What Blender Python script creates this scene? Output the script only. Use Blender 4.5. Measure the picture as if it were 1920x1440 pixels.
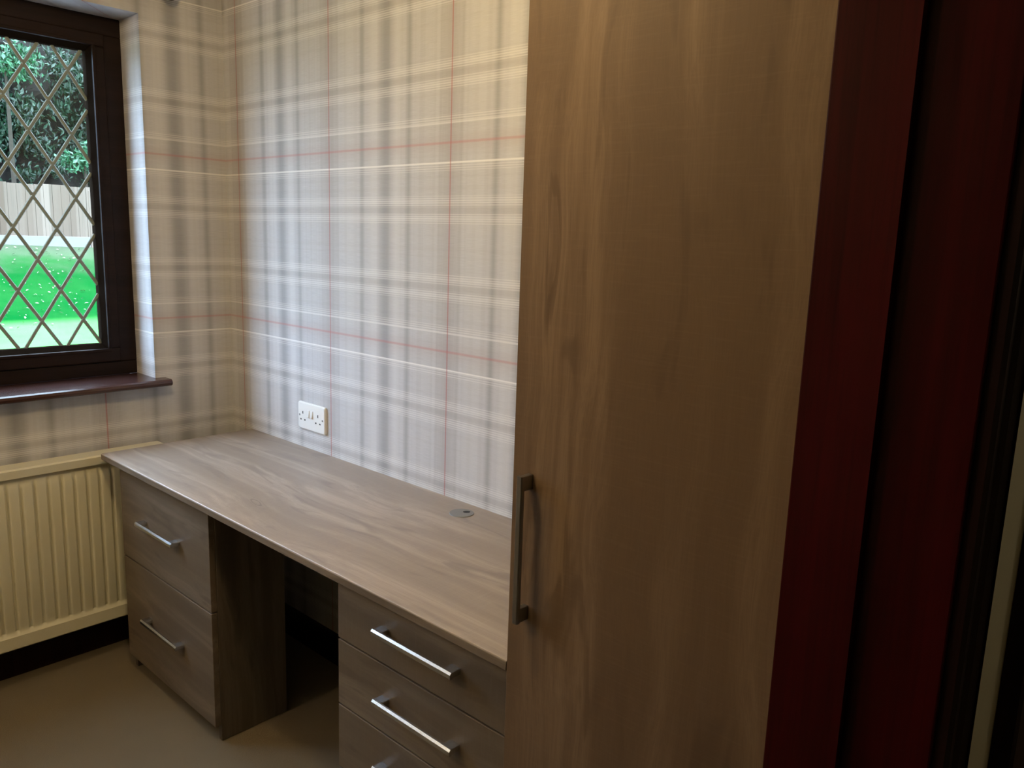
import bpy, bmesh, math, random
from mathutils import Matrix, Vector, Euler
PI = math.pi
for o in list(bpy.data.objects):
    bpy.data.objects.remove(o, do_unlink=True)
S = bpy.context.scene
COL = S.collection

# ------------------------------------------------------------------ camera
cam_d = bpy.data.cameras.new('camera')
cam = bpy.data.objects.new('camera', cam_d)
COL.objects.link(cam)
cam_d.sensor_width = 36.0
cam_d.lens = 28.01
cam_d.clip_start = 0.02
cam_d.clip_end = 200
yaw, pit, rol = [math.radians(v) for v in (42.2099, -10.25, 1.9082)]
fw = Vector((-math.sin(yaw)*math.cos(pit), math.cos(yaw)*math.cos(pit), math.sin(pit)))
rt = Vector((math.cos(yaw), math.sin(yaw), 0))
up = rt.cross(fw)
r2 = rt*math.cos(rol) + up*math.sin(rol)
u2 = -rt*math.sin(rol) + up*math.cos(rol)
M = Matrix((r2, u2, -fw)).transposed().to_4x4()
M.translation = Vector((2.8696, -1.5361, 1.4943))
cam.matrix_world = M
S.camera = cam

# ------------------------------------------------------------------ light and exposure
vs = S.view_settings
vs.view_transform = 'Standard'
vs.look = 'None'
vs.gamma = 1
vs.use_curve_mapping = False
vs.exposure = 0.0
SKY = 10.0
LAMP = 26.0
LAMP2 = 27.0
DAY = 12.5
W = bpy.data.worlds.new('world')
S.world = W
W.use_nodes = True
nt = W.node_tree
nt.nodes.clear()
wo = nt.nodes.new('ShaderNodeOutputWorld')
bg = nt.nodes.new('ShaderNodeBackground')
tc = nt.nodes.new('ShaderNodeTexCoord')
sp = nt.nodes.new('ShaderNodeSeparateXYZ')
cr = nt.nodes.new('ShaderNodeValToRGB')
nt.links.new(tc.outputs['Generated'], sp.inputs[0])
nt.links.new(sp.outputs['Z'], cr.inputs['Fac'])
cr.color_ramp.elements[0].position = 0.0
cr.color_ramp.elements[0].color = (0.30, 0.37, 0.50, 1)
cr.color_ramp.elements[1].position = 0.9
cr.color_ramp.elements[1].color = (1.40, 1.70, 2.20, 1)
nt.links.new(cr.outputs['Color'], bg.inputs['Color'])
bg.inputs['Strength'].default_value = SKY
nt.links.new(bg.outputs[0], wo.inputs[0])

def lamp(name, loc, power, color, radius):
    d = bpy.data.lights.new(name, 'POINT')
    d.energy = power
    d.color = color
    d.shadow_soft_size = radius
    o = bpy.data.objects.new(name, d)
    o.location = loc
    COL.objects.link(o)
    return o
lamp('ceiling_bulb_desk', (1.62, -0.98, 2.31), LAMP, (1.0, 0.73, 0.35), 0.07)
lamp('back_fill_lamp', (0.80, -2.40, 2.30), LAMP2, (1.0, 0.76, 0.46), 0.09)  # unseen fill lamp, added to even the light down door and drawers
lamp('landing_fill_lamp', (3.35, 0.70, 2.20), 9.0, (1.0, 0.85, 0.60), 0.09)  # unseen fill lamp, added to lift the dark landing wall
# the bright low cloud on the open side of the garden: a very soft sun
sd = bpy.data.lights.new('bright_cloud', 'SUN')
sd.energy = DAY
sd.angle = math.radians(68)
sd.color = (0.44, 0.64, 1.0)
so_ = bpy.data.objects.new('bright_cloud', sd)
so_.rotation_euler = Vector((0.58, 0.78, -0.36)).to_track_quat('-Z', 'Y').to_euler()
COL.objects.link(so_)

# ------------------------------------------------------------------ helpers
def newbm():
    return bmesh.new()

def box(bm, x0, x1, y0, y1, z0, z1, bev=0.0, seg=2):
    x0, x1 = min(x0, x1), max(x0, x1)
    y0, y1 = min(y0, y1), max(y0, y1)
    z0, z1 = min(z0, z1), max(z0, z1)
    v = [bm.verts.new(p) for p in ((x0,y0,z0),(x1,y0,z0),(x1,y1,z0),(x0,y1,z0),
                                   (x0,y0,z1),(x1,y0,z1),(x1,y1,z1),(x0,y1,z1))]
    fs = [bm.faces.new([v[i] for i in f]) for f in ((0,3,2,1),(4,5,6,7),(0,1,5,4),(1,2,6,5),(2,3,7,6),(3,0,4,7))]
    if bev > 0:
        es = list({e for f in fs for e in f.edges})
        bmesh.ops.bevel(bm, geom=es, offset=bev, segments=seg, affect='EDGES', profile=0.5)
    return v

def prism(bm, pts, axis, a, b):
    """pts: 2D profile; extruded along axis from a to b."""
    def P(p, t):
        if axis == 'x': return (t, p[0], p[1])
        if axis == 'y': return (p[0], t, p[1])
        return (p[0], p[1], t)
    A = [bm.verts.new(P(p, a)) for p in pts]
    B = [bm.verts.new(P(p, b)) for p in pts]
    n = len(pts)
    bm.faces.new(A)
    bm.faces.new(B[::-1])
    for i in range(n):
        bm.faces.new((A[i], B[i], B[(i+1) % n], A[(i+1) % n]))

def cyl(bm, c, r, h, axis='z', n=32, r2_=None):
    r2_ = r if r2_ is None else r2_
    A, B = [], []
    for i in range(n):
        t = 2*PI*i/n
        for L, rr, hh in ((A, r, 0), (B, r2_, h)):
            u, v = rr*math.cos(t), rr*math.sin(t)
            p = {'z': (u, v, hh), 'y': (u, hh, v), 'x': (hh, u, v)}[axis]
            L.append(bm.verts.new((c[0]+p[0], c[1]+p[1], c[2]+p[2])))
    bm.faces.new(A)
    bm.faces.new(B[::-1])
    for i in range(n):
        bm.faces.new((A[i], B[i], B[(i+1) % n], A[(i+1) % n]))

def obj(name, bm, mat, parent=None, smooth=False):
    """link a bmesh (world coordinates) as one mesh, placed relative to its parent's empty"""
    off = Vector((0, 0, 0))
    p = parent
    while p is not None:
        off += p.location
        p = p.parent
    if off.length > 0:
        bmesh.ops.translate(bm, verts=bm.verts, vec=-off)
    bmesh.ops.recalc_face_normals(bm, faces=bm.faces)
    me = bpy.data.meshes.new(name)
    bm.to_mesh(me)
    bm.free()
    me.materials.append(mat)
    if smooth:
        for f in me.polygons:
            f.use_smooth = True
        try:
            me.set_sharp_from_angle(angle=math.radians(35))
        except Exception:
            pass
    o = bpy.data.objects.new(name, me)
    COL.objects.link(o)
    o.parent = parent
    return o

def thing(name, label, cat, loc, group=None, kind=None):
    o = bpy.data.objects.new(name, None)
    o.empty_display_size = 0.1
    COL.objects.link(o)
    o.location = loc
    if label: o['label'] = label
    if cat: o['category'] = cat
    if group: o['group'] = group
    if kind: o['kind'] = kind
    return o

def tag(o, label, cat, group=None, kind=None):
    o['label'] = label
    o['category'] = cat
    if group: o['group'] = group
    if kind: o['kind'] = kind
    return o

def struct(name, bm, mat, smooth=False):
    o = obj(name, bm, mat, None, smooth)
    o['kind'] = 'structure'
    return o

# ------------------------------------------------------------------ materials
class NT:
    def __init__(self, name):
        self.m = bpy.data.materials.new(name)
        self.m.use_nodes = True
        self.t = self.m.node_tree
        self.t.nodes.clear()
        self.out = self.t.nodes.new('ShaderNodeOutputMaterial')
        self.b = self.t.nodes.new('ShaderNodeBsdfPrincipled')
        self.t.links.new(self.b.outputs[0], self.out.inputs[0])
    def n(self, typ, **kw):
        nd = self.t.nodes.new(typ)
        for k, v in kw.items():
            setattr(nd, k, v)
        return nd
    def link(self, a, b):
        self.t.links.new(a, b)
    def setin(self, sock, v):
        if hasattr(v, 'links') or isinstance(v, bpy.types.NodeSocket):
            self.link(v, sock)
        else:
            sock.default_value = v
    def math(self, op, a, b=None, c=None, clamp=False):
        nd = self.n('ShaderNodeMath', operation=op)
        nd.use_clamp = clamp
        self.setin(nd.inputs[0], a)
        if b is not None: self.setin(nd.inputs[1], b)
        if c is not None: self.setin(nd.inputs[2], c)
        return nd.outputs[0]
    def smooth(self, v, e0, e1, t0=0.0, t1=1.0):
        nd = self.n('ShaderNodeMapRange', interpolation_type='SMOOTHSTEP')
        self.setin(nd.inputs['Value'], v)
        nd.inputs['From Min'].default_value = e0
        nd.inputs['From Max'].default_value = e1
        nd.inputs['To Min'].default_value = t0
        nd.inputs['To Max'].default_value = t1
        return nd.outputs['Result']
    def mix(self, fac, a, b, blend='MIX'):
        nd = self.n('ShaderNodeMix', data_type='RGBA', blend_type=blend)
        self.setin(nd.inputs[0], fac)
        self.setin(nd.inputs[6], a if not isinstance(a, tuple) else (*a, 1))
        self.setin(nd.inputs[7], b if not isinstance(b, tuple) else (*b, 1))
        return nd.outputs[2]
    def noise(self, vec, scale, detail=3, rough=0.5, dist=0.0):
        nd = self.n('ShaderNodeTexNoise')
        self.link(vec, nd.inputs['Vector'])
        nd.inputs['Scale'].default_value = scale
        nd.inputs['Detail'].default_value = detail
        nd.inputs['Roughness'].default_value = rough
        nd.inputs['Distortion'].default_value = dist
        return nd.outputs['Fac']
    def mapping(self, vec, scale=(1,1,1), loc=(0,0,0), rot=(0,0,0)):
        nd = self.n('ShaderNodeMapping')
        self.link(vec, nd.inputs['Vector'])
        nd.inputs['Scale'].default_value = scale
        nd.inputs['Location'].default_value = loc
        nd.inputs['Rotation'].default_value = rot
        return nd.outputs[0]
    def bump(self, h, strength, dist=0.001):
        nd = self.n('ShaderNodeBump')
        nd.inputs['Strength'].default_value = strength
        nd.inputs['Distance'].default_value = dist
        self.link(h, nd.inputs['Height'])
        self.link(nd.outputs[0], self.b.inputs['Normal'])
    def base(self, c):
        self.setin(self.b.inputs['Base Color'], (*c, 1) if isinstance(c, tuple) else c)

def plain(name, col, rough=0.5, metal=0.0, spec=0.5, var=0.0, vscale=20, bump=0.0):
    k = NT(name)
    k.b.inputs['Roughness'].default_value = rough
    k.b.inputs['Metallic'].default_value = metal
    k.b.inputs['Specular IOR Level'].default_value = spec
    t = k.n('ShaderNodeTexCoord')
    if var > 0 or bump > 0:
        f = k.noise(t.outputs['Object'], vscale, 4)
        if var > 0:
            k.base(k.mix(f, tuple(c*(1-var) for c in col), tuple(min(1, c*(1+var)) for c in col)))
        else:
            k.base(col)
        if bump > 0: k.bump(f, bump)
    else:
        k.base(col)
    return k.m

def oak(name, grain, loc=(0, 0, 0), tint=1.0, rough=0.42, feats=(), spec=0.2, warm=(1, 1, 1)):
    """limed oak laminate: grain = 'x','y','z' (world axis the grain runs along)"""
    k = NT(name)
    g = k.n('ShaderNodeNewGeometry')
    p = k.mapping(g.outputs['Position'], loc=loc)
    def sc(long, cross):
        s = [cross]*3
        s['xyz'.index(grain)] = long
        return tuple(s)
    # gentle waviness of the grain
    wv = k.noise(k.mapping(p, scale=sc(1.3, 2.2)), 1.0, 2)
    comb = k.n('ShaderNodeCombineXYZ')
    w = k.math('MULTIPLY', k.math('SUBTRACT', wv, 0.5), 0.16)
    for i in range(3):
        if i != 'xyz'.index(grain): k.link(w, comb.inputs[i])
    ad = k.n('ShaderNodeVectorMath', operation='ADD')
    k.link(p, ad.inputs[0]); k.link(comb.outputs[0], ad.inputs[1])
    q = ad.outputs[0]
    broad = k.noise(k.mapping(q, scale=sc(0.42, 15)), 1.0, 2, 0.5)
    mid = k.noise(k.mapping(q, scale=sc(1.6, 46)), 1.0, 3, 0.55, 0.4)
    fine = k.noise(k.mapping(q, scale=sc(9, 420)), 1.0, 2, 0.6)
    cross = k.noise(k.mapping(q, scale=sc(260, 14)), 1.0, 2, 0.6)
    # darker smoky flecks, long and tapered
    fl = k.noise(k.mapping(q, scale=sc(3.2, 19), loc=(3.1, 1.7, 5.2)), 1.0, 2, 0.5, 0.9)
    f1 = k.smooth(broad, 0.38, 0.62)
    lt = (0.330*tint, 0.262*tint, 0.200*tint)
    dk = (0.218*tint, 0.166*tint, 0.120*tint)
    c = k.mix(f1, dk, lt)
    c = k.mix(k.smooth(mid, 0.35, 0.66, 0.0, 0.70), c, (0.222*tint, 0.170*tint, 0.127*tint))
    c = k.mix(k.smooth(fl, 0.57, 0.70, 0.0, 0.65), c, (0.158*tint, 0.120*tint, 0.090*tint))
    c = k.mix(k.smooth(fine, 0.42, 0.62, 0.0, 0.22), c, (0.17*tint, 0.13*tint, 0.10*tint))
    c = k.mix(k.smooth(cross, 0.50, 0.70, 0.0, 0.08), c, (0.40*tint, 0.33*tint, 0.26*tint))
    # cathedral / knot figures that belong to the printed decor
    for (fx, fy, fz, rl, rc, st) in feats:
        mp = k.n('ShaderNodeMapping')
        k.link(q, mp.inputs['Vector'])
        s = [1/rc]*3; s['xyz'.index(grain)] = 1/rl
        mp.inputs['Scale'].default_value = s
        mp.inputs['Location'].default_value = tuple(-a*b for a, b in zip((fx, fy, fz), s))
        ln = k.n('ShaderNodeVectorMath', operation='LENGTH')
        k.link(mp.outputs[0], ln.inputs[0])
        rr = k.math('ADD', ln.outputs['Value'], k.math('MULTIPLY', mid, 0.9))
        ring = k.math('SINE', k.math('MULTIPLY', rr, 17.0))
        m = k.math('MULTIPLY', k.smooth(ring, 0.1, 0.9), k.smooth(ln.outputs['Value'], 0.25, 1.0, st, 0.0))
        c = k.mix(m, c, (0.135*tint, 0.100*tint, 0.074*tint))
    c = k.mix(1.0, c, tuple(warm), 'MULTIPLY')
    k.base(c)
    k.b.inputs['Roughness'].default_value = rough
    k.b.inputs['Specular IOR Level'].default_value = spec
    h = k.math('ADD', k.math('MULTIPLY', fine, 0.7), k.math('MULTIPLY', cross, 0.3))
    k.bump(h, 0.12, 0.0006)
    return k.m

def mahogany(name, col=(0.024, 0.0013, 0.0022), rough=0.32, grain='z', hi=2.0, spec=0.13):
    k = NT(name)
    g = k.n('ShaderNodeNewGeometry')
    s = [26]*3; s['xyz'.index(grain)] = 1.1
    a = k.noise(k.mapping(g.outputs['Position'], scale=tuple(s)), 1.0, 4, 0.6, 0.5)
    s2 = [260]*3; s2['xyz'.index(grain)] = 7
    b = k.noise(k.mapping(g.outputs['Position'], scale=tuple(s2)), 1.0, 2, 0.5)
    c = k.mix(k.smooth(a, 0.3, 0.7), col, tuple(v*hi for v in col))
    c = k.mix(k.smooth(b, 0.45, 0.7, 0, 0.35), c, tuple(v*0.5 for v in col))
    k.base(c)
    k.b.inputs['Roughness'].default_value = rough
    k.b.inputs['Specular IOR Level'].default_value = spec
    k.bump(b, 0.08, 0.0005)
    return k.m

def tartan():
    k = NT('tartan_wallpaper')
    g = k.n('ShaderNodeNewGeometry')
    s = k.n('ShaderNodeSeparateXYZ')
    k.link(g.outputs['Position'], s.inputs[0])
    X, Y, Z = s.outputs
    PU, PV = 0.566, 0.5745
    u = k.math('SUBTRACT', k.math('ADD', X, Y), 0.091)
    uw = k.math('WRAP', u, PU, 0.0)
    v = k.math('SUBTRACT', Z, 1.749)
    vw = k.math('WRAP', v, PV/2, -PV/2)
    m = k.math('ABSOLUTE', vw)
    def near(val, c, w, soft, period=None):
        d = k.math('ABSOLUTE', k.math('SUBTRACT', val, c))
        if period:
            d = k.math('MINIMUM', d, k.math('SUBTRACT', period, d))
        return k.smooth(d, w+soft, w-soft)
    fu = k.math('SINE', k.math('MULTIPLY', u, 2*PI/0.0052))
    fv = k.math('SINE', k.math('MULTIPLY', Z, 2*PI/0.0062))
    fuv = k.smooth(fu, -0.6, 0.8)
    fvv = k.smooth(fv, -0.5, 0.7)
    n1 = k.noise(k.mapping(g.outputs['Position'], scale=(3, 3, 3)), 1.0, 2)
    nh = k.noise(k.mapping(g.outputs['Position'], scale=(24, 24, 900)), 1.0, 2, 0.6)
    nv = k.noise(k.mapping(g.outputs['Position'], scale=(800, 800, 22)), 1.0, 2, 0.6)
    c = k.mix(k.smooth(nh, 0.35, 0.65), (0.505, 0.500, 0.515), (0.560, 0.556, 0.572))
    nu = k.n('ShaderNodeTexNoise', noise_dimensions='1D')
    k.link(u, nu.inputs['W']); nu.inputs['Scale'].default_value = 42; nu.inputs['Detail'].default_value = 3
    nz_ = k.n('ShaderNodeTexNoise', noise_dimensions='1D')
    k.link(Z, nz_.inputs['W']); nz_.inputs['Scale'].default_value = 55; nz_.inputs['Detail'].default_value = 2
    c = k.mix(k.smooth(nu.outputs['Fac'], 0.45, 0.68, 0.0, 0.17), c, (0.36, 0.345, 0.345))
    c = k.mix(k.smooth(nz_.outputs['Fac'], 0.50, 0.70, 0.0, 0.10), c, (0.36, 0.33, 0.32))
    # lighter warp zones between the dark pairs
    pale = k.math('MAXIMUM', near(uw, 0.228, 0.020, 0.012), near(uw, 0.340, 0.018, 0.012))
    c = k.mix(k.math('MULTIPLY', pale, 0.28), c, (0.72, 0.71, 0.70))
    pale2 = near(uw, 0.108, 0.030, 0.02)
    c = k.mix(k.math('MULTIPLY', pale2, 0.14), c, (0.72, 0.71, 0.70))
    # grey halo beside the red warp line
    halo = near(uw, 0.0, 0.048, 0.006, PU)
    c = k.mix(k.math('MULTIPLY', halo, k.math('MULTIPLY_ADD', fuv, 0.12, 0.22)), c, (0.30, 0.285, 0.285))
    halo2 = near(uw, 0.0, 0.018, 0.014, PU)
    c = k.mix(k.math('MULTIPLY', halo2, 0.20), c, (0.30, 0.25, 0.25))
    # weft: grey tone beside red line and between the white bands
    wh = near(m, 0.0, 0.022, 0.018)
    c = k.mix(k.math('MULTIPLY', wh, 0.20), c, (0.36, 0.27, 0.26))
    gm = near(m, 0.180, 0.012, 0.010)
    c = k.mix(k.math('MULTIPLY', gm, 0.26), c, (0.34, 0.31, 0.30))
    # charcoal warp bands
    dark = near(uw, 0.285, 0.022, 0.020)
    c = k.mix(k.math('MULTIPLY', dark, 0.54), c, (0.205, 0.20, 0.205))
    for cc in (0.172, 0.390):
        dd = near(uw, cc, 0.010, 0.011)
        c = k.mix(k.math('MULTIPLY', dd, 0.48), c, (0.215, 0.21, 0.215))
    # white weft lines in two bands either side
    for cc, w_ in ((0.156, 0.015), (0.204, 0.015)):
        b = k.math('MULTIPLY', near(m, cc, w_, 0.004), k.math('MULTIPLY_ADD', fvv, 0.34, 0.0))
        c = k.mix(b, c, (0.86, 0.84, 0.82))
    core = k.math('MAXIMUM', near(m, 0.156, 0.0045, 0.002), near(m, 0.204, 0.0045, 0.002))
    c = k.mix(k.math('MULTIPLY', core, 0.10), c, (0.88, 0.86, 0.84))
    th = near(m, 0.0525, 0.0022, 0.0012)
    up_ = k.smooth(vw, -0.01, 0.01, 1.0, 0.55)
    c = k.mix(k.math('MULTIPLY', k.math('MULTIPLY', th, up_), 0.72), c, (0.90, 0.88, 0.86))
    th2 = k.math('MULTIPLY', near(m, 0.064, 0.010, 0.003), fvv)
    c = k.mix(k.math('MULTIPLY', th2, 0.35), c, (0.84, 0.82, 0.80))
    # red lines
    rv = near(uw, 0.0, 0.0022, 0.0018, PU)
    c = k.mix(k.math('MULTIPLY', rv, 0.62), c, (0.40, 0.10, 0.09))
    rh = near(m, 0.0, 0.0032, 0.0026)
    c = k.mix(k.math('MULTIPLY', rh, 0.42), c, (0.50, 0.17, 0.15))
    k.base(c)
    k.b.inputs['Roughness'].default_value = 0.62
    k.b.inputs['Specular IOR Level'].default_value = 0.25
    k.bump(k.math('ADD', nh, nv), 0.15, 0.0004)
    return k.m

M_WALL = tartan()
M_PLAINW = plain('cream_wall_paint', (0.36, 0.33, 0.24), 0.8, var=0.05)
M_CEIL = plain('ceiling_paint', (0.75, 0.73, 0.68), 0.9, var=0.03)
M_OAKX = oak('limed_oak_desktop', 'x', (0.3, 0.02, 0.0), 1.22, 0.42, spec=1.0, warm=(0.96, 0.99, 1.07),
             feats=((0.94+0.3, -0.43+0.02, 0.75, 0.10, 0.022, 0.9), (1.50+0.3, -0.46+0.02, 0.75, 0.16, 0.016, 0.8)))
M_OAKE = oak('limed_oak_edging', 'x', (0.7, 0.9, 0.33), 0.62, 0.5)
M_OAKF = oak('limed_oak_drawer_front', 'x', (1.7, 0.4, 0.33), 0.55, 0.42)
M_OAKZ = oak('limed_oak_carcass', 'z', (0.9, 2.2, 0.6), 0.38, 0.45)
M_OAKD = oak('limed_oak_wardrobe_door', 'z', (0.0, 0.0, 0.0), 0.54, 0.48, warm=(1.10, 0.93, 0.79),
             feats=((2.062, -0.55, 1.50, 0.34, 0.026, 0.55), (2.05, -0.55, 0.95, 0.10, 0.03, 0.5), (2.43, -0.55, 1.69, 0.03, 0.04, 0.3)))
M_MAH = mahogany('mahogany_stain')
M_MAHD = mahogany('mahogany_stain_dull', (0.010, 0.0035, 0.0032), 0.5)
M_FRAME = mahogany('dark_window_stain', (0.012, 0.0062, 0.0052), 0.5, 'y', 1.6, 0.15)
M_BEAD = plain('black_glazing_bead', (0.010, 0.007, 0.005), 0.8, spec=0.0)
M_SILL = mahogany('sill_stain', (0.040, 0.017, 0.015), 0.24, 'y', 1.5, 0.6)
M_STEEL = plain('brushed_steel', (0.62, 0.64, 0.66), 0.27, 1.0, var=0.04, vscale=60)
M_DSTEEL = plain('satin_steel', (0.30, 0.29, 0.28), 0.38, 1.0, var=0.04, vscale=60)
M_RAD = plain('cream_radiator_enamel', (0.66, 0.63, 0.50), 0.38, var=0.02)
M_SOCK = plain('white_moulded_plastic', (0.80, 0.80, 0.79), 0.30)
M_HOLE = plain('socket_hole_black', (0.02, 0.02, 0.02), 0.7)
M_SCREW = plain('screw_nickel', (0.35, 0.35, 0.35), 0.4, 0.8)
M_GROM = plain('grey_grommet_plastic', (0.17, 0.165, 0.165), 0.45, var=0.05)
M_GHOLE = plain('grommet_opening_black', (0.008, 0.008, 0.01), 0.8)

def carpet():
    k = NT('beige_carpet')
    g = k.n('ShaderNodeNewGeometry')
    a = k.noise(g.outputs['Position'], 700, 2, 0.7)
    b = k.noise(g.outputs['Position'], 9, 3, 0.5)
    c = k.mix(a, (0.120, 0.094, 0.062), (0.215, 0.175, 0.125))
    c = k.mix(k.smooth(b, 0.3, 0.7, 0, 0.25), c, (0.15, 0.12, 0.085))
    k.base(c)
    k.b.inputs['Roughness'].default_value = 0.95
    k.b.inputs['Specular IOR Level'].default_value = 0.1
    k.bump(a, 0.6, 0.003)
    return k.m
M_CARP = carpet()

def glassmat():
    k = NT('window_glass')
    t = k.n('ShaderNodeBsdfTransparent')
    t.inputs[0].default_value = (0.93, 0.96, 0.94, 1)
    gl = k.n('ShaderNodeBsdfGlossy')
    gl.inputs['Roughness'].default_value = 0.02
    lw = k.n('ShaderNodeLayerWeight')
    fac = k.math('MULTIPLY_ADD', k.math('POWER', lw.outputs['Facing'], 5.0), 0.7, 0.03)
    mx = k.n('ShaderNodeMixShader')
    k.link(fac, mx.inputs[0]); k.link(t.outputs[0], mx.inputs[1]); k.link(gl.outputs[0], mx.inputs[2])
    k.link(mx.outputs[0], k.out.inputs[0])
    return k.m
M_GLASS = glassmat()
M_LEAD = plain('lead_came', (0.22, 0.255, 0.23), 0.36, 0.0, var=0.15, vscale=40)

# ------------------------------------------------------------------ room shell
XR0, XR1 = 2.52, 2.69          # partition with the doorway
CEIL = 2.42
YB = -2.9                      # wall behind the camera side of the room
OY0, OY1, OZ0, OZ1 = -1.66, -0.3002, 0.9579, 2.2008     # window opening
bm = newbm()
XO = -0.27
box(bm, XO, 0, YB, OY0, 0, CEIL)
box(bm, XO, 0, OY1, 0.15, 0, CEIL)
box(bm, XO, 0, OY0, OY1, 0, OZ0-0.024)
box(bm, XO, 0, OY0, OY1, OZ1, CEIL)
struct('wall_window', bm, M_WALL)
bm = newbm(); box(bm, 0, XR0, 0, 0.15, 0, CEIL); struct('wall_desk', bm, M_WALL)
bm = newbm(); box(bm, XO, 4.05, YB-0.12, YB, 0, CEIL); struct('wall_back', bm, M_PLAINW)
bm = newbm()
DY0, DY1, DZ = -1.56, -0.62, 2.05
box(bm, XR0, XR1, DY1, 2.2, 0, CEIL)
box(bm, XR0, XR1, YB, DY0, 0, CEIL)
box(bm, XR0, XR1, DY0, DY1, DZ, CEIL)
struct('wall_doorway', bm, M_PLAINW)
bm = newbm()
box(bm, 3.95, 4.05, YB, 2.2, 0, CEIL)
struct('wall_landing', bm, M_PLAINW)
bm = newbm()
box(bm, XR0, 4.05, 2.2, 2.3, 0, CEIL)
struct('wall_landing_end', bm, M_PLAINW)
bm = newbm()
box(bm, XO, 4.05, YB-0.12, 2.3, -0.12, 0)
struct('floor', bm, M_CARP)
bm = newbm()
box(bm, XO, 4.05, YB-0.12, 2.3, CEIL, CEIL+0.1)
struct('ceiling', bm, M_CEIL)

# skirting
def skirt(name, pts_axis, a, b, face, sgn):
    bm = newbm()
    prof = [(0, 0.001), (sgn*0.018, 0.001), (sgn*0.018, 0.085), (sgn*0.012, 0.100), (0, 0.108)]
    prof = [(face+p[0], p[1]) for p in prof]
    if pts_axis == 'y':
        prism(bm, prof, 'y', a, b)
    else:
        prism(bm, prof, 'x', a, b)
    return struct(name, bm, M_MAHD)
skirt('baseboard_window', 'y', -2.9, -0.0005, 0.0, 1)
skirt('baseboard_desk', 'x', 0.02, 1.985, 0.0, -1)

# ------------------------------------------------------------------ window
win = thing('window_1', None, None, (-0.17, -0.98, OZ0), kind='structure')
def ring(bm, y0, y1, z0, z1, w, x0, x1, wb=None, bev=0.003):
    """rectangular frame; the mitred members are drawn as four bars"""
    wb = wb or w
    box(bm, x0, x1, y0, y1, z0, z0+wb, bev)
    box(bm, x0, x1, y0, y1, z1-w, z1, bev)
    box(bm, x0, x1, y0, y0+w, z0+wb, z1-w, bev)
    box(bm, x0, x1, y1-w, y1, z0+wb, z1-w, bev)
FX0, FX1 = -0.225, -0.152
bm = newbm()
ring(bm, OY0, OY1, OZ0, OZ1, 0.060, FX0, FX1, 0.048)
box(bm, FX0, FX1, -1.012, -0.948, OZ0+0.048, OZ1-0.06, 0.003)
obj('window_frame', bm, M_FRAME, win)
def casement(y0, y1):
    z0, z1 = OZ0+0.050, OZ1-0.058
    x0, x1 = -0.215, -0.146
    w = 0.043
    bm = newbm()
    ring(bm, y0, y1, z0, z1, w, x0, x1, 0.050, 0.004)
    ring(bm, y0+w-0.011, y1-w+0.011, z0+0.039, z1-w+0.011, 0.010, x1-0.002, x1+0.0035, bev=0.0015)
    c = obj('casement', bm, M_FRAME, win)
    # splayed glazing bead
    gy0, gy1, gz0, gz1 = y0+w+0.012, y1-w-0.012, z0+0.050+0.026-0.010, z1-w-0.017
    bm = newbm()
    a = [(x1-0.004, y0+w, z0+0.050), (x1-0.004, y1-w, z0+0.050), (x1-0.004, y1-w, z1-w), (x1-0.004, y0+w, z1-w)]
    b = [(-0.171, gy0, gz0), (-0.171, gy1, gz0), (-0.171, gy1, gz1), (-0.171, gy0, gz1)]
    d = [(-0.200, p[1], p[2]) for p in b]
    e = [(-0.200, p[1], p[2]) for p in a]
    V = [[bm.verts.new(p) for p in r] for r in (a, b, d, e)]
    for r in range(4):
        for i in range(4):
            A, B = V[r], V[(r+1) % 4]
            bm.faces.new((A[i], A[(i+1) % 4], B[(i+1) % 4], B[i]))
    obj('glazing_bead', bm, M_BEAD, c)
    bm = newbm()
    box(bm, -0.186, -0.180, gy0-0.006, gy1+0.006, gz0-0.006, gz1+0.006)
    obj('pane', bm, M_GLASS, c)
    # diamond leading on the room face of the pane
    bm = newbm()
    sl = 0.2115/0.1335
    hw, th = 0.0062, 0.0032
    def strip(p, q_):
        p = Vector((0, p[0], p[1])); q_ = Vector((0, q_[0], q_[1]))
        d = (q_-p).normalized()
        n = Vector((0, -d.z, d.y))
        xs = -0.1797
        rows = []
        for e_ in (p, q_):
            rows.append([bm.verts.new((xs, (e_+n*hw).y, (e_+n*hw).z)),
                         bm.verts.new((xs+th*0.7, (e_+n*hw*0.7).y, (e_+n*hw*0.7).z)),
                         bm.verts.new((xs+th, e_.y, e_.z)),
                         bm.verts.new((xs+th*0.7, (e_-n*hw*0.7).y, (e_-n*hw*0.7).z)),
                         bm.verts.new((xs, (e_-n*hw).y, (e_-n*hw).z))])
        for i in range(4):
            bm.faces.new((rows[0][i], rows[0][i+1], rows[1][i+1], rows[1][i]))
    nodes = {}
    for s in (1, -1):
        for n in range(-16, 17):
            zf = lambda y: 1.270 + s*(y+0.536)*sl + n*0.2115
            pts = []
            for y in (gy0, gy1):
                z = zf(y)
                if gz0 <= z <= gz1: pts.append((y, z))
            for z in (gz0, gz1):
                y = (z-1.270-n*0.2115)/(s*sl) - 0.536
                if gy0 < y < gy1: pts.append((y, z))
            if len(pts) >= 2:
                pts.sort()
                strip(pts[0], pts[-1])
    for i in range(-14, 15):
        for j in range(-14, 15):
            y = -0.536 + (i+j)*0.1335/2
            z = 1.270 + (i-j)*0.2115/2
            if gy0+0.01 < y < gy1-0.01 and gz0+0.01 < z < gz1-0.01:
                cyl(bm, (-0.1795, y, z), 0.0068, 0.0042, 'x', 10, 0.004)
    ld = obj('leading', bm, M_LEAD, c, True)
    ld['label'] = 'grey lead came in a diamond lattice'
    return c
casement(-0.950, -0.358)
casement(-1.602, -1.010)
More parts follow.
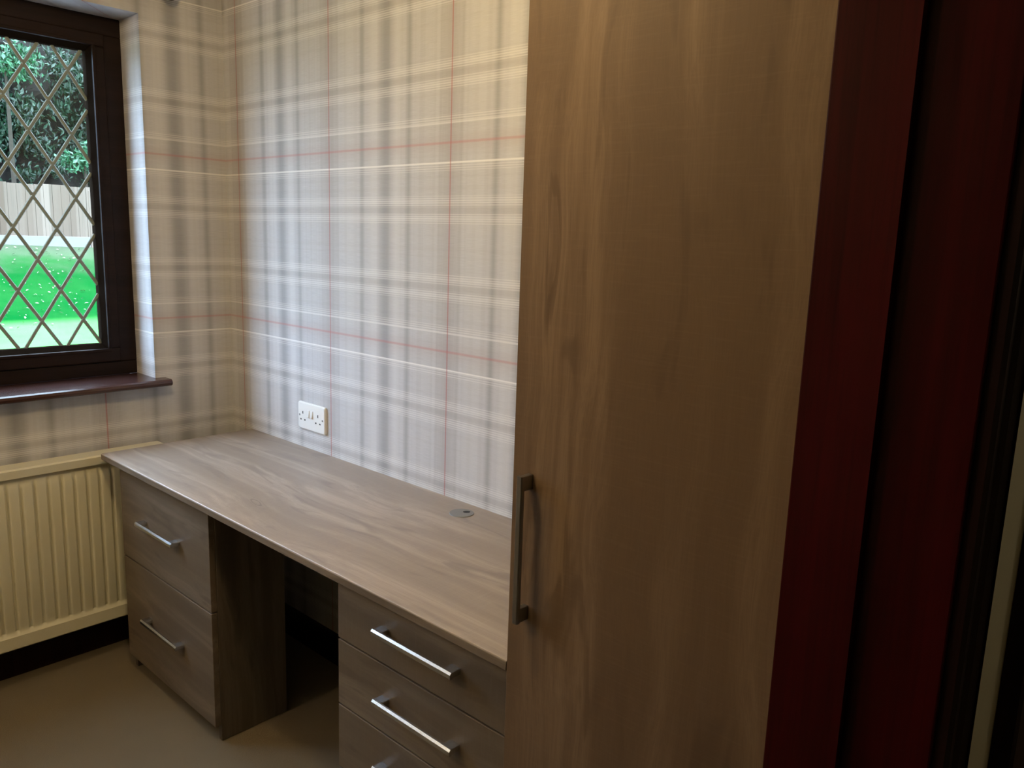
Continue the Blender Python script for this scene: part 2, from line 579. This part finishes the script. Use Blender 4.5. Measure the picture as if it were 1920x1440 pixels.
# inner sill board
bm = newbm()
pr = [(-0.150, OZ0), (-0.150, OZ0-0.024), (0.050, OZ0-0.024), (0.058, OZ0-0.020), (0.0609, OZ0-0.012), (0.058, OZ0-0.004), (0.050, OZ0)]
prism(bm, pr, 'y', OY0-0.04, OY1)
ext = [p for p in pr]
pr2 = [(0.0003, OZ0), (0.0003, OZ0-0.024), (0.050, OZ0-0.024), (0.058, OZ0-0.020), (0.0609, OZ0-0.012), (0.058, OZ0-0.004), (0.050, OZ0)]
prism(bm, pr2, 'y', OY1, OY1+0.036)
obj('window_sill', bm, M_SILL, win)
# outer sill
bm = newbm()
box(bm, -0.34, -0.226, OY0-0.02, OY1+0.02, OZ0-0.045, OZ0-0.002, 0.004)
obj('outer_sill', bm, M_FRAME, win)

# ------------------------------------------------------------------ curtain pole just above the window
cp = thing('curtain_pole', 'dark brown curtain pole with a round end just above the window recess', 'curtain pole', (0.07, -0.95, 2.27))
bm = newbm(); cyl(bm, (0.07, -1.80, 2.275), 0.014, 1.56, 'y', 20); obj('pole', bm, M_MAHD, cp, True)
for yy in (-0.22, -1.81):
    bm = newbm()
    bmesh.ops.create_uvsphere(bm, u_segments=20, v_segments=12, radius=0.027, matrix=Matrix.Translation((0.07, yy, 2.275)))
    obj('finial', bm, M_MAHD, cp, True)
for yy in (-0.34, -1.66):
    bm = newbm(); box(bm, 0.0005, 0.006, yy-0.015, yy+0.015, 2.24, 2.31, 0.002); cyl(bm, (0.006, yy, 2.275), 0.007, 0.055, 'x', 12)
    obj('bracket', bm, M_MAHD, cp)

# ------------------------------------------------------------------ radiator
rad = thing('radiator', 'cream panel radiator with vertical flutes under the window', 'radiator', (0.06, -0.95, 0.135))
RY0, RY1, RZ0, RZ1 = -1.56, -0.316, 0.137, 0.735
bm = newbm()
pitch = 0.0395
ys = []
y = RY0+0.030
N = int(round((RY1-RY0-0.06)/pitch*10))
cols = [RY0, RY0+0.015] + [RY0+0.03 + (RY1-RY0-0.06)*i/N for i in range(N+1)] + [RY1-0.015, RY1]
zs = [RZ0, RZ0+0.004, RZ0+0.045, RZ0+0.052, RZ0+0.060, RZ0+0.075, RZ1-0.070, RZ1-0.055, RZ1-0.044, RZ1-0.036, RZ1-0.030, RZ1-0.005, RZ1]
prof = {0: 0.004, 1: 0.0, 2: 0.0, 3: 0.006, 4: 0.012, 5: 0.012, 6: 0.012, 7: 0.012, 8: 0.014, 9: 0.016, 10: 0.0, 11: 0.0, 12: 0.004}
def flute(yv):
    t = ((yv+0.509)/pitch) % 1.0
    d = min(t, 1-t)
    if yv < RY0+0.03 or yv > RY1-0.03: return 0.6
    return min(1.0, max(0.0, (d-0.03)/0.13))
grid = []
for j, z in enumerate(zs):
    row = []
    for yv in cols:
        base = 0.110-prof[j]
        f = flute(yv)
        amt = {4: 0.45, 5: 1.0, 6: 1.0, 7: 0.5}.get(j, 0.0)
        xv = base + (0.009*f-0.002)*amt
        row.append(bm.verts.new((xv, yv, z)))
    grid.append(row)
for j in range(len(zs)-1):
    for i in range(len(cols)-1):
        bm.faces.new((grid[j][i], grid[j][i+1], grid[j+1][i+1], grid[j+1][i]))
# returns to the back of the panel
bk = [[bm.verts.new((0.092, v.co.y, v.co.z)) for v in r] for r in (grid[0], grid[-1])]
for r, g_ in zip(bk, (grid[0], grid[-1])):
    for i in range(len(cols)-1):
        bm.faces.new((g_[i], g_[i+1], r[i+1], r[i]))
obj('front_panel', bm, M_RAD, rad, True)
bm = newbm()
box(bm, 0.030, 0.096, RY0, RY1, RZ1-0.012, RZ1-0.002, 0.002)
obj('top_grille', bm, M_RAD, rad)
for yy in (RY0, RY1-0.002):
    bm = newbm(); box(bm, 0.030, 0.100, yy, yy+0.002, RZ0+0.01, RZ1-0.004); obj('end_panel', bm, M_RAD, rad)
bm = newbm()
box(bm, 0.032, 0.040, RY0+0.01, RY1-0.01, RZ0+0.006, RZ1-0.014)
obj('back_panel', bm, M_RAD, rad)
for yy in (-1.45, -0.45):
    bm = newbm(); box(bm, 0.0005, 0.032, yy-0.02, yy+0.02, 0.22, 0.66, 0.002); obj('wall_bracket', bm, M_RAD, rad)
bm = newbm()
cyl(bm, (0.066, -0.372, 0.001), 0.0085, 0.14, 'z', 16)
obj('supply_pipe', bm, M_RAD, rad, True)

# ------------------------------------------------------------------ desktop
DX0, DX1, DYF, DZT, DZB = 0.1437, 1.9865, -0.554, 0.750, 0.7295
bm = newbm()
prof = [(-0.002, DZT), (-0.002, DZB), (DYF+0.0025, DZB), (DYF+0.0015, DZB+0.001), (DYF+0.0012, DZB+0.002), (DYF+0.0012, DZT-0.003),
        (DYF+0.0018, DZT-0.0010), (DYF+0.0034, DZT)]
prism(bm, prof, 'x', DX0, DX1)
dk = obj('desktop', bm, M_OAKX, None)
tag(dk, 'long light grey-brown oak effect desktop running below the tartan wall', 'desktop')

bm = newbm()
prism(bm, [(DYF+0.0012, DZB+0.0005), (DYF+0.0012, DZT-0.0025), (DYF+0.0003, DZT-0.0030), (DYF, DZT-0.0042), (DYF, DZB+0.002), (DYF+0.0005, DZB+0.0005)], 'x', DX0+0.0002, DX1-0.0002)
obj('edge_band', bm, M_OAKE, dk)

# cable grommet set in the desktop
gr = thing('cable_grommet', 'round grey plastic cable grommet in the desktop near the wardrobe', 'cable grommet', (1.370, -0.0715, 0.7502))
bm = newbm()
cyl(bm, (1.370, -0.0715, 0.7502), 0.0345, 0.0016, 'z', 48, 0.0335)
obj('cap', bm, M_GROM, gr, True)
bm = newbm()
n = 28
A = []
ca, cb = 1.3745, -0.0565
for i in range(n):
    t = 2*PI*i/n
    A.append((ca+0.0100*math.cos(t), cb+0.0085*math.sin(t)))
A = [((x-ca)*math.cos(0.7)-(y_-cb)*math.sin(0.7)*0.8+ca, (x-ca)*math.sin(0.7)+(y_-cb)*math.cos(0.7)+cb) for x, y_ in A]
prism(bm, A, 'z', 0.7512, 0.7521)
o = obj('cable_slot', bm, M_GHOLE, gr)
o['label'] = 'black cable opening'

# ------------------------------------------------------------------ handles
def d_handle(parent, x0, x1, yface, z, flat=0.0145, proj=0.030, mat=None, vertical=False):
    """bar handle: a flat bar on two wide feet, one mesh"""
    mat = mat or M_STEEL
    bm = newbm()
    yb = yface-proj
    if not vertical:
        pr = [(yb+0.0075, z-flat/2), (yb+0.002, z-flat/2), (yb, z-flat/2+0.002), (yb, z+flat/2-0.0040), (yb+0.0040, z+flat/2), (yb+0.0075, z+flat/2)]
        prism(bm, pr, 'x', x0, x1)
        for a, b in ((x0+0.0005, x0+0.026), (x1-0.026, x1-0.0005)):
            box(bm, a, b, yb+0.005, yface+0.0001, z-flat/2+0.0012, z+flat/2-0.0008, 0.0008, 1)
    else:
        z0, z1, x = x0, x1, z
        pr = [(x-flat/2, yb+0.0075), (x-flat/2, yb+0.002), (x-flat/2+0.002, yb), (x+flat/2-0.002, yb), (x+flat/2, yb+0.002), (x+flat/2, yb+0.0075)]
        prism(bm, pr, 'z', z0, z1)
        for a, b in ((z0+0.0005, z0+0.026), (z1-0.026, z1-0.0005)):
            box(bm, x-flat/2+0.0008, x+flat/2-0.0008, yb+0.005, yface+0.0001, a, b, 0.0008, 1)
    o = obj('handle', bm, mat, parent, False)
    o['label'] = 'brushed steel bar handle'
    return o

# ------------------------------------------------------------------ drawer pedestals
YD = -0.5263   # face of the drawer fronts
YC = -0.5075   # front edge of the carcass
def pedestal(label, x0, x1, yback, fronts, handles):
    t = thing('drawer_pedestal', label, 'drawer unit', ((x0+x1)/2, (YC+yback)/2, 0.0))
    bm = newbm()
    for a, b in ((x0, x0+0.018), (x1-0.018, x1)):
        box(bm, a, b, YC, yback, 0.001, 0.7285, 0.0006, 1)
    box(bm, x0+0.018, x1-0.018, YC, yback, 0.085, 0.103)
    box(bm, x0+0.018, x1-0.018, YC, yback, 0.7105, 0.7285)
    box(bm, x0+0.018, x1-0.018, yback-0.012, yback-0.002, 0.103, 0.7105)
    obj('carcass', bm, M_OAKZ, t)
    bm = newbm()
    box(bm, x0+0.018, x1-0.018, YC+0.03, YC+0.046, 0.001, 0.085)
    obj('plinth', bm, M_OAKZ, t)
    for (z0, z1), (hx0, hx1, hz) in zip(fronts, handles):
        bm = newbm()
        box(bm, x0+0.0005, x1-0.0015, YD, YC-0.0008, z0, z1, 0.0012, 2)
        # drawer box behind its front
        box(bm, x0+0.03, x1-0.03, YC-0.0006, yback-0.02, z0+0.025 if z0 > 0.09 else 0.11, min(z1, 0.70)-0.03)
        d = obj('drawer', bm, M_OAKF, t)
        d_handle(d, hx0, hx1, YD, hz)
    return t
pedestal('two-drawer oak effect pedestal beside the radiator under the left end of the desktop', 0.2185, 0.8226, -0.290,
         [(0.4138, 0.7265), (0.052, 0.4088)],
         [(0.389, 0.640, 0.571), (0.392, 0.641, 0.241)])
pedestal('oak effect drawer pedestal with narrow drawers beside the tall wardrobe', 1.4361, 1.9860, -0.060,
         [(0.5770, 0.7265), (0.4115, 0.5722), (0.2459, 0.4067), (0.052, 0.241)],
         [(1.596, 1.844, 0.658), (1.598, 1.846, 0.494), (1.598, 1.846, 0.332), (1.598, 1.846, 0.17)])

# ------------------------------------------------------------------ wardrobe
wd = thing('wardrobe', 'tall oak effect wardrobe with one plain door beside the desk', 'wardrobe', (2.25, -0.28, 0.0))
WY = -0.5531
WX0, WX1, WZ = 1.987, 2.519, 2.30
bm = newbm()
box(bm, WX0, WX0+0.018, WY+0.020, -0.001, 0.001, WZ)
box(bm, WX1-0.018, WX1, WY+0.020, -0.001, 0.001, WZ)
box(bm, WX0+0.018, WX1-0.018, WY+0.020, -0.001, WZ-0.018, WZ)
box(bm, WX0+0.018, WX1-0.018, WY+0.020, -0.001, 0.085, 0.103)
box(bm, WX0+0.018, WX1-0.018, -0.012, -0.004, 0.103, WZ-0.018)
obj('carcass', bm, M_OAKZ, wd)
bm = newbm(); box(bm, WX0+0.018, WX1-0.018, WY+0.05, WY+0.066, 0.001, 0.085); obj('plinth', bm, M_OAKZ, wd)
bm = newbm(); box(bm, WX0+0.0005, 2.502, WY, WY+0.019, 0.052, WZ-0.002, 0.0012, 2)
dr = obj('door', bm, M_OAKD, wd)
d_handle(dr, 0.8465, 1.1085, WY, 2.028, 0.0125, 0.030, M_DSTEEL, vertical=True)
bm = newbm(); box(bm, 2.5045, WX1, WY+0.004, WY+0.0185, 0.001, WZ); obj('scribe_strip', bm, M_OAKD, wd)

# ------------------------------------------------------------------ double socket on the tartan wall
so = thing('wall_socket', 'white double switched power socket on the tartan wall above the desktop', 'power socket', (0.5525, -0.004, 0.866))
sx0, sz0, sw, sh = 0.4716, 0.8182, 0.1618, 0.0953
bm = newbm()
def rrect(x0, x1, z0, z1, r, n=5):
    pts = []
    for cx, cz, a0 in ((x1-r, z1-r, 0), (x0+r, z1-r, 90), (x0+r, z0+r, 180), (x1-r, z0+r, 270)):
        for i in range(n+1):
            a = math.radians(a0+90*i/n)
            pts.append((cx+r*math.cos(a), cz+r*math.sin(a)))
    return pts
lay = [(0.0, 0.0), (-0.0065, 0.0), (-0.0095, 0.0025), (-0.0100, 0.0050)]
rows = []
for yy, ins in lay:
    rows.append([bm.verts.new((p[0], yy-0.0003, p[1])) for p in rrect(sx0+ins, sx0+sw-ins, sz0+ins, sz0+sh-ins, 0.006)])
for a, b in zip(rows[:-1], rows[1:]):
    for i in range(len(a)):
        bm.faces.new((a[i], a[(i+1) % len(a)], b[(i+1) % len(a)], b[i]))
bm.faces.new(rows[-1]); bm.faces.new(rows[0])
obj('faceplate', bm, M_SOCK, so, True)
YS = -0.0104
def U(u): return sx0+u*sw
def V_(v): return sz0+(1-v)*sh
for u in (0.405, 0.535):
    bm = newbm()
    pr = [(YS+0.001, V_(0.25)), (YS-0.0015, V_(0.25)), (YS-0.0052, V_(0.50)), (YS-0.0030, V_(0.53)), (YS+0.001, V_(0.54))]
    prism(bm, pr, 'x', U(u)-0.0055, U(u)+0.0055)
    obj('switch', bm, M_SOCK, so)
for uc in (0.195, 0.755):
    bm = newbm()
    box(bm, U(uc)-0.0023, U(uc)+0.0023, YS-0.0002, YS+0.0006, V_(0.38)-0.0048, V_(0.38)+0.0048)
    for s_ in (-1, 1):
        box(bm, U(uc+s_*0.075)-0.0036, U(uc+s_*0.075)+0.0036, YS-0.0002, YS+0.0006, V_(0.645)-0.0026, V_(0.645)+0.0026)
    o = obj('pin_holes', bm, M_HOLE, so)
    o['label'] = 'dark pin holes'
for u in (0.075, 0.925):
    bm = newbm(); cyl(bm, (U(u), YS-0.0008, V_(0.49)), 0.0036, 0.0012, 'y', 16)
    o = obj('screw', bm, M_SCREW, so)

# ------------------------------------------------------------------ doorway beside the camera
d1 = thing('door_1', None, None, (2.60, -1.1, 0.0), kind='structure')
bm = newbm()
JY = -0.650
box(bm, 2.5097, 2.692, JY, DY1-0.0005, 0.001, DZ-0.03, 0.002)
box(bm, 2.5097, 2.692, DY0+0.0005, -1.53, 0.001, DZ-0.03, 0.002)
box(bm, 2.5097, 2.692, DY0+0.0005, DY1-0.0005, DZ-0.03, DZ-0.0005)
obj('door_lining', bm, M_MAH, d1)
bm = newbm()
box(bm, 2.548, 2.600, JY-0.013, JY-0.0003, 0.001, DZ-0.03)
box(bm, 2.548, 2.598, -1.5297, -1.517, 0.001, DZ-0.03, 0.002)
obj('door_stop', bm, M_MAH, d1)
def arch(name, ya, yb, flip, par):
    """moulded architrave on the landing face, ya = inner edge, yb = outer edge"""
    s = 1 if yb > ya else -1
    w = abs(yb-ya)
    pr = [(2.6905, ya), (2.704, ya), (2.708, ya+s*0.006), (2.708, ya+s*0.020), (2.713, ya+s*0.026), (2.718, ya+s*0.040),
          (2.720, ya+s*(w-0.010)), (2.716, ya+s*(w-0.002)), (2.6905, yb)]
    bm = newbm()
    prism(bm, pr, 'z', 0.001, DZ+0.05)
    return obj(name, bm, M_MAHD, par)
arch('architrave', JY+0.006, -0.595, False, d1)
arch('architrave', -1.536, -1.590, False, d1)
bm = newbm(); box(bm, 2.6905, 2.712, -1.59, -0.595, DZ-0.02, DZ+0.05); obj('architrave', bm, M_MAHD, d1)
d2 = thing('door_2', None, None, (2.70, 0.2, 0.0), kind='structure')
arch('architrave', -0.210, -0.268, False, d2)
bm = newbm(); box(bm, 2.6905, 2.700, -0.2095, 0.60, 0.005, 2.03, 0.002); obj('door_leaf', bm, M_MAHD, d2)

# ------------------------------------------------------------------ garden beyond the window
def lawnmat():
    k = NT('lawn_grass')
    g = k.n('ShaderNodeNewGeometry')
    s = k.n('ShaderNodeSeparateXYZ'); k.link(g.outputs['Position'], s.inputs[0])
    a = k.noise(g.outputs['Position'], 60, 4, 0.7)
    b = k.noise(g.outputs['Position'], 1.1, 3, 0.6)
    c = k.mix(k.smooth(s.outputs['X'], -10.3, -9.9), k.mix(a, (0.001, 0.042, 0.007), (0.003, 0.082, 0.015)), k.mix(a, (0.060, 0.250, 0.050), (0.105, 0.340, 0.085)))  # stronger daylight on the flat lawn painted in: lighter green than the bank
    c = k.mix(k.smooth(b, 0.35, 0.7, 0, 0.30), c, (0.022, 0.100, 0.024))
    # worn earth along the foot of the fence
    e = k.math('ADD', s.outputs['X'], k.math('MULTIPLY', b, 2.0))
    c = k.mix(k.smooth(e, -11.2, -13.0, 0, 0.8), c, (0.095, 0.115, 0.075))
    k.base(c)
    k.b.inputs['Roughness'].default_value = 0.9
    k.b.inputs['Specular IOR Level'].default_value = 0.0
    k.bump(a, 0.5, 0.03)
    return k.m
def fencemat():
    k = NT('weathered_fence_board')
    g = k.n('ShaderNodeNewGeometry')
    s = k.n('ShaderNodeSeparateXYZ'); k.link(g.outputs['Position'], s.inputs[0])
    cell = k.math('FLOOR', k.math('DIVIDE', s.outputs['Y'], 0.15))
    wn = k.n('ShaderNodeTexWhiteNoise', noise_dimensions='1D'); k.link(cell, wn.inputs['W'])
    st = k.noise(k.mapping(g.outputs['Position'], scale=(30, 30, 1.2)), 1.0, 4, 0.6, 0.4)
    c = k.mix(wn.outputs['Value'], (0.105, 0.070, 0.050), (0.225, 0.175, 0.145))
    c = k.mix(k.smooth(st, 0.5, 0.72, 0, 0.5), c, (0.095, 0.080, 0.062))
    k.base(c)
    k.b.inputs['Roughness'].default_value = 0.85
    return k.m
def leafmat(name, ca, cb):
    k = NT(name)
    oi = k.n('ShaderNodeNewGeometry')
    c = k.mix(oi.outputs['Random Per Island'], ca, cb)
    k.base(c)
    k.b.inputs['Roughness'].default_value = 0.42
    k.b.inputs['Specular IOR Level'].default_value = 0.5
    return k.m
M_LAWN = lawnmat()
M_FENCE = fencemat()
M_GRAV = plain('concrete_gravel_board', (0.20, 0.20, 0.19), 0.9, var=0.1, vscale=8)
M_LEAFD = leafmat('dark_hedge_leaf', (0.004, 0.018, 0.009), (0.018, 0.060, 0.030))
M_LEAFG = leafmat('bright_laurel_leaf', (0.010, 0.055, 0.024), (0.045, 0.190, 0.085))
M_LEAFL = leafmat('pale_leaf', (0.03, 0.10, 0.045), (0.13, 0.24, 0.13))
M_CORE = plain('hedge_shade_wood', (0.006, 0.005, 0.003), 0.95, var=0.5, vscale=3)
M_BARK = plain('grey_brown_bark', (0.035, 0.028, 0.018), 0.9, var=0.3, vscale=12)
M_FALL = plain('pale_fallen_leaf', (0.20, 0.20, 0.14), 0.7, var=0.3, vscale=3)

rng = random.Random(7)
def ground_z(x, y):
    if x > -9.6: return -0.02 - 0.0*(x)
    t = min(1.0, (-9.6-x)/4.4)
    return -0.02 + 1.14*(t*t*(3-2*t)*0.35 + t*0.65) + 0.05*math.sin(y*0.6+x*0.8)*t
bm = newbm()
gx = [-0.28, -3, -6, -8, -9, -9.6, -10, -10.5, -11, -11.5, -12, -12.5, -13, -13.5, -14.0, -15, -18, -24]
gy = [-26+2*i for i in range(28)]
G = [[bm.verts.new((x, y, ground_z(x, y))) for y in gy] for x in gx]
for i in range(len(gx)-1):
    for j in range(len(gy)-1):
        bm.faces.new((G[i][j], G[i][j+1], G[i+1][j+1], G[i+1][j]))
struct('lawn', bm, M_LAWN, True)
M_BOUNCE = plain('grey_bounce_paving', (0.24, 0.235, 0.23), 0.85, var=0.15, vscale=2)
bm = newbm()
box(bm, -7.0, -0.275, -8.0, 8.0, -0.02, 0.02)  # unseen paving, added so light bounced indoors is less green
struct('bounce_paving', bm, M_BOUNCE)

FX = -14.0
fence = thing('garden_fence', 'pale weathered vertical board fence behind the lawn, seen through the leaded window', 'fence', (FX, 3.0, 1.12))
FB, FT = 1.13, 2.225
bm = newbm()
y = -10.0
while y < 16.0:
    dz = rng.uniform(-0.012, 0.012)
    dx = rng.uniform(0, 0.012)
    box(bm, FX+dx, FX+0.018+dx, y+0.002, y+0.148, FB+0.14, FT+dz, 0.002, 1)
    y += 0.15
obj('board_panel', bm, M_FENCE, fence)
bm = newbm()
y = -10.0
while y < 16:
    box(bm, FX-0.01, FX+0.032, y+0.06, y+1.77, ground_z(FX, y)-0.10, FB+0.145, 0.004, 1)
    y += 1.83
obj('gravel_board', bm, M_GRAV, fence)
for i in range(14):
    bm = newbm()
    yy = -10.0+1.83*i
    box(bm, FX-0.06, FX+0.040, yy-0.05, yy+0.05, 0.8, FT-0.06 , 0.005, 1)
    obj('post', bm, M_FENCE, fence)

def leaves(bm, pts, size, rg):
    for p in pts:
        s = size*rg.uniform(0.6, 1.4)
        e = Euler((rg.uniform(0, 2*PI), rg.uniform(0, 2*PI), rg.uniform(0, 2*PI))).to_matrix()
        q_ = [Vector((-s, 0, 0)), Vector((-s*0.2, s*0.42, s*0.10)), Vector((s, 0, -s*0.1)), Vector((-s*0.2, -s*0.42, s*0.10))]
        vv = [bm.verts.new(Vector(p)+e @ c) for c in q_]
        bm.faces.new(vv)

# hedge: a lumpy core with leaves over its front
bm = newbm()
HX = -15.7
ny, nz = 90, 18
G = []
from mathutils import noise as mn
for j in range(nz+1):
    row = []
    for i in range(ny+1):
        yy = -4+30*i/ny
        zz = 0.9+5.0*j/nz
        d = mn.noise(Vector((yy*0.8, zz*0.9, 1.3)))*0.6 + mn.noise(Vector((yy*2.3, zz*2.3, 4.0)))*0.25
        top = 0.5*mn.noise(Vector((yy*0.5, 9.0, 0))) if j == nz else 0
        row.append(bm.verts.new((HX-0.9+d, yy, zz+top)))
    G.append(row)
for j in range(nz):
    for i in range(ny):
        bm.faces.new((G[j][i], G[j][i+1], G[j+1][i+1], G[j+1][i]))
back = [[bm.verts.new((HX-2.6, v.co.y, v.co.z)) for v in r] for r in (G[0], G[-1])]
for i in range(ny):
    bm.faces.new((G[-1][i], G[-1][i+1], back[1][i+1], back[1][i]))
    bm.faces.new((back[0][i], back[0][i+1], back[1][i+1], back[1][i]))
core_faces = len(bm.faces)
hedge_bm = bm
pts = []
rg = random.Random(3)
clumps = [(rg.uniform(-4, 15), rg.uniform(1.4, 5.9), rg.uniform(0.2, 0.5)) for _ in range(110)] + \
         [(rg.uniform(2.0, 6.8), rg.uniform(1.9, 4.6), rg.uniform(0.15, 0.40)) for _ in range(26)]
for cy_, cz_, r_ in clumps:
    for _ in range(int(260*r_/0.35)):
        a = rg.gauss(0, r_*0.5); b = rg.gauss(0, r_*0.4); c = rg.gauss(0, 0.18)
        d = mn.noise(Vector(((cy_+a)*0.8, (cz_+b)*0.9, 1.3)))*0.6
        pts.append((HX-0.75+d+abs(c)*1.4, cy_+a, cz_+b))
leaves(hedge_bm, pts, 0.060, rg)
hedge_bm.faces.ensure_lookup_table()
for f in hedge_bm.faces[core_faces:]:
    f.material_index = 1
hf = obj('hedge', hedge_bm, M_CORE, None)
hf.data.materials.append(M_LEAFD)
tag(hf, 'dark shaded hedge of stems and leaves rising behind the garden fence', 'hedge', kind='stuff')

def shrub(label, x, y, zc, rad_, nleaf, mat, size, seed, zb=1.0):
    t = thing('laurel_shrub', label, 'shrub', (x, y, zb))
    rg = random.Random(seed)
    bm = newbm()
    cyl(bm, (x, y, zb), 0.05, zc-zb, 'z', 10, 0.025)
    obj('trunk', bm, M_BARK, t, True)
    bm = newbm()
    P = []
    sub = [(rg.gauss(0, rad_*0.15), rg.gauss(0, rad_*0.5), rg.gauss(0, rad_*0.45)) for _ in range(9)]
    for _ in range(nleaf):
        a, b, c = rg.choice(sub)
        s = rad_*0.22
        P.append((x+a+rg.gauss(0, s*0.6), y+b+rg.gauss(0, s), zc+c+rg.gauss(0, s)))
    leaves(bm, P, size, rg)
    obj('foliage', bm, mat, t)
    return t
shrub('bright green leafy shrub just above the fence at the right edge of the glass', -14.75, 4.85, 2.75, 0.42, 900, M_LEAFG, 0.060, 11)
shrub('taller bright green leafy shrub at the upper left of the leaded glass', -14.75, 3.55, 4.45, 0.45, 1000, M_LEAFG, 0.060, 12)

bm = newbm()
rg = random.Random(21)
P = []
for _ in range(900):
    x = rg.uniform(-13.7, -9.8); yv = rg.uniform(-1, 8)
    P.append((x, yv, ground_z(x, yv)+0.03))
for p in P:
    s = rg.uniform(0.014, 0.036)
    a = rg.uniform(0, PI)
    e = Euler((rg.uniform(-0.6, 0.6), rg.uniform(-0.6, 0.6), a)).to_matrix()
    q_ = [Vector((-s, 0, 0)), Vector((0, s*0.5, 0.006)), Vector((s, 0, 0)), Vector((0, -s*0.5, 0.006))]
    bm.faces.new([bm.verts.new(Vector(p)+e @ c) for c in q_])
fl = obj('fallen_leaves', bm, M_FALL, None)
tag(fl, 'pale fallen leaves scattered over the grass bank below the fence', 'fallen leaves', kind='stuff')
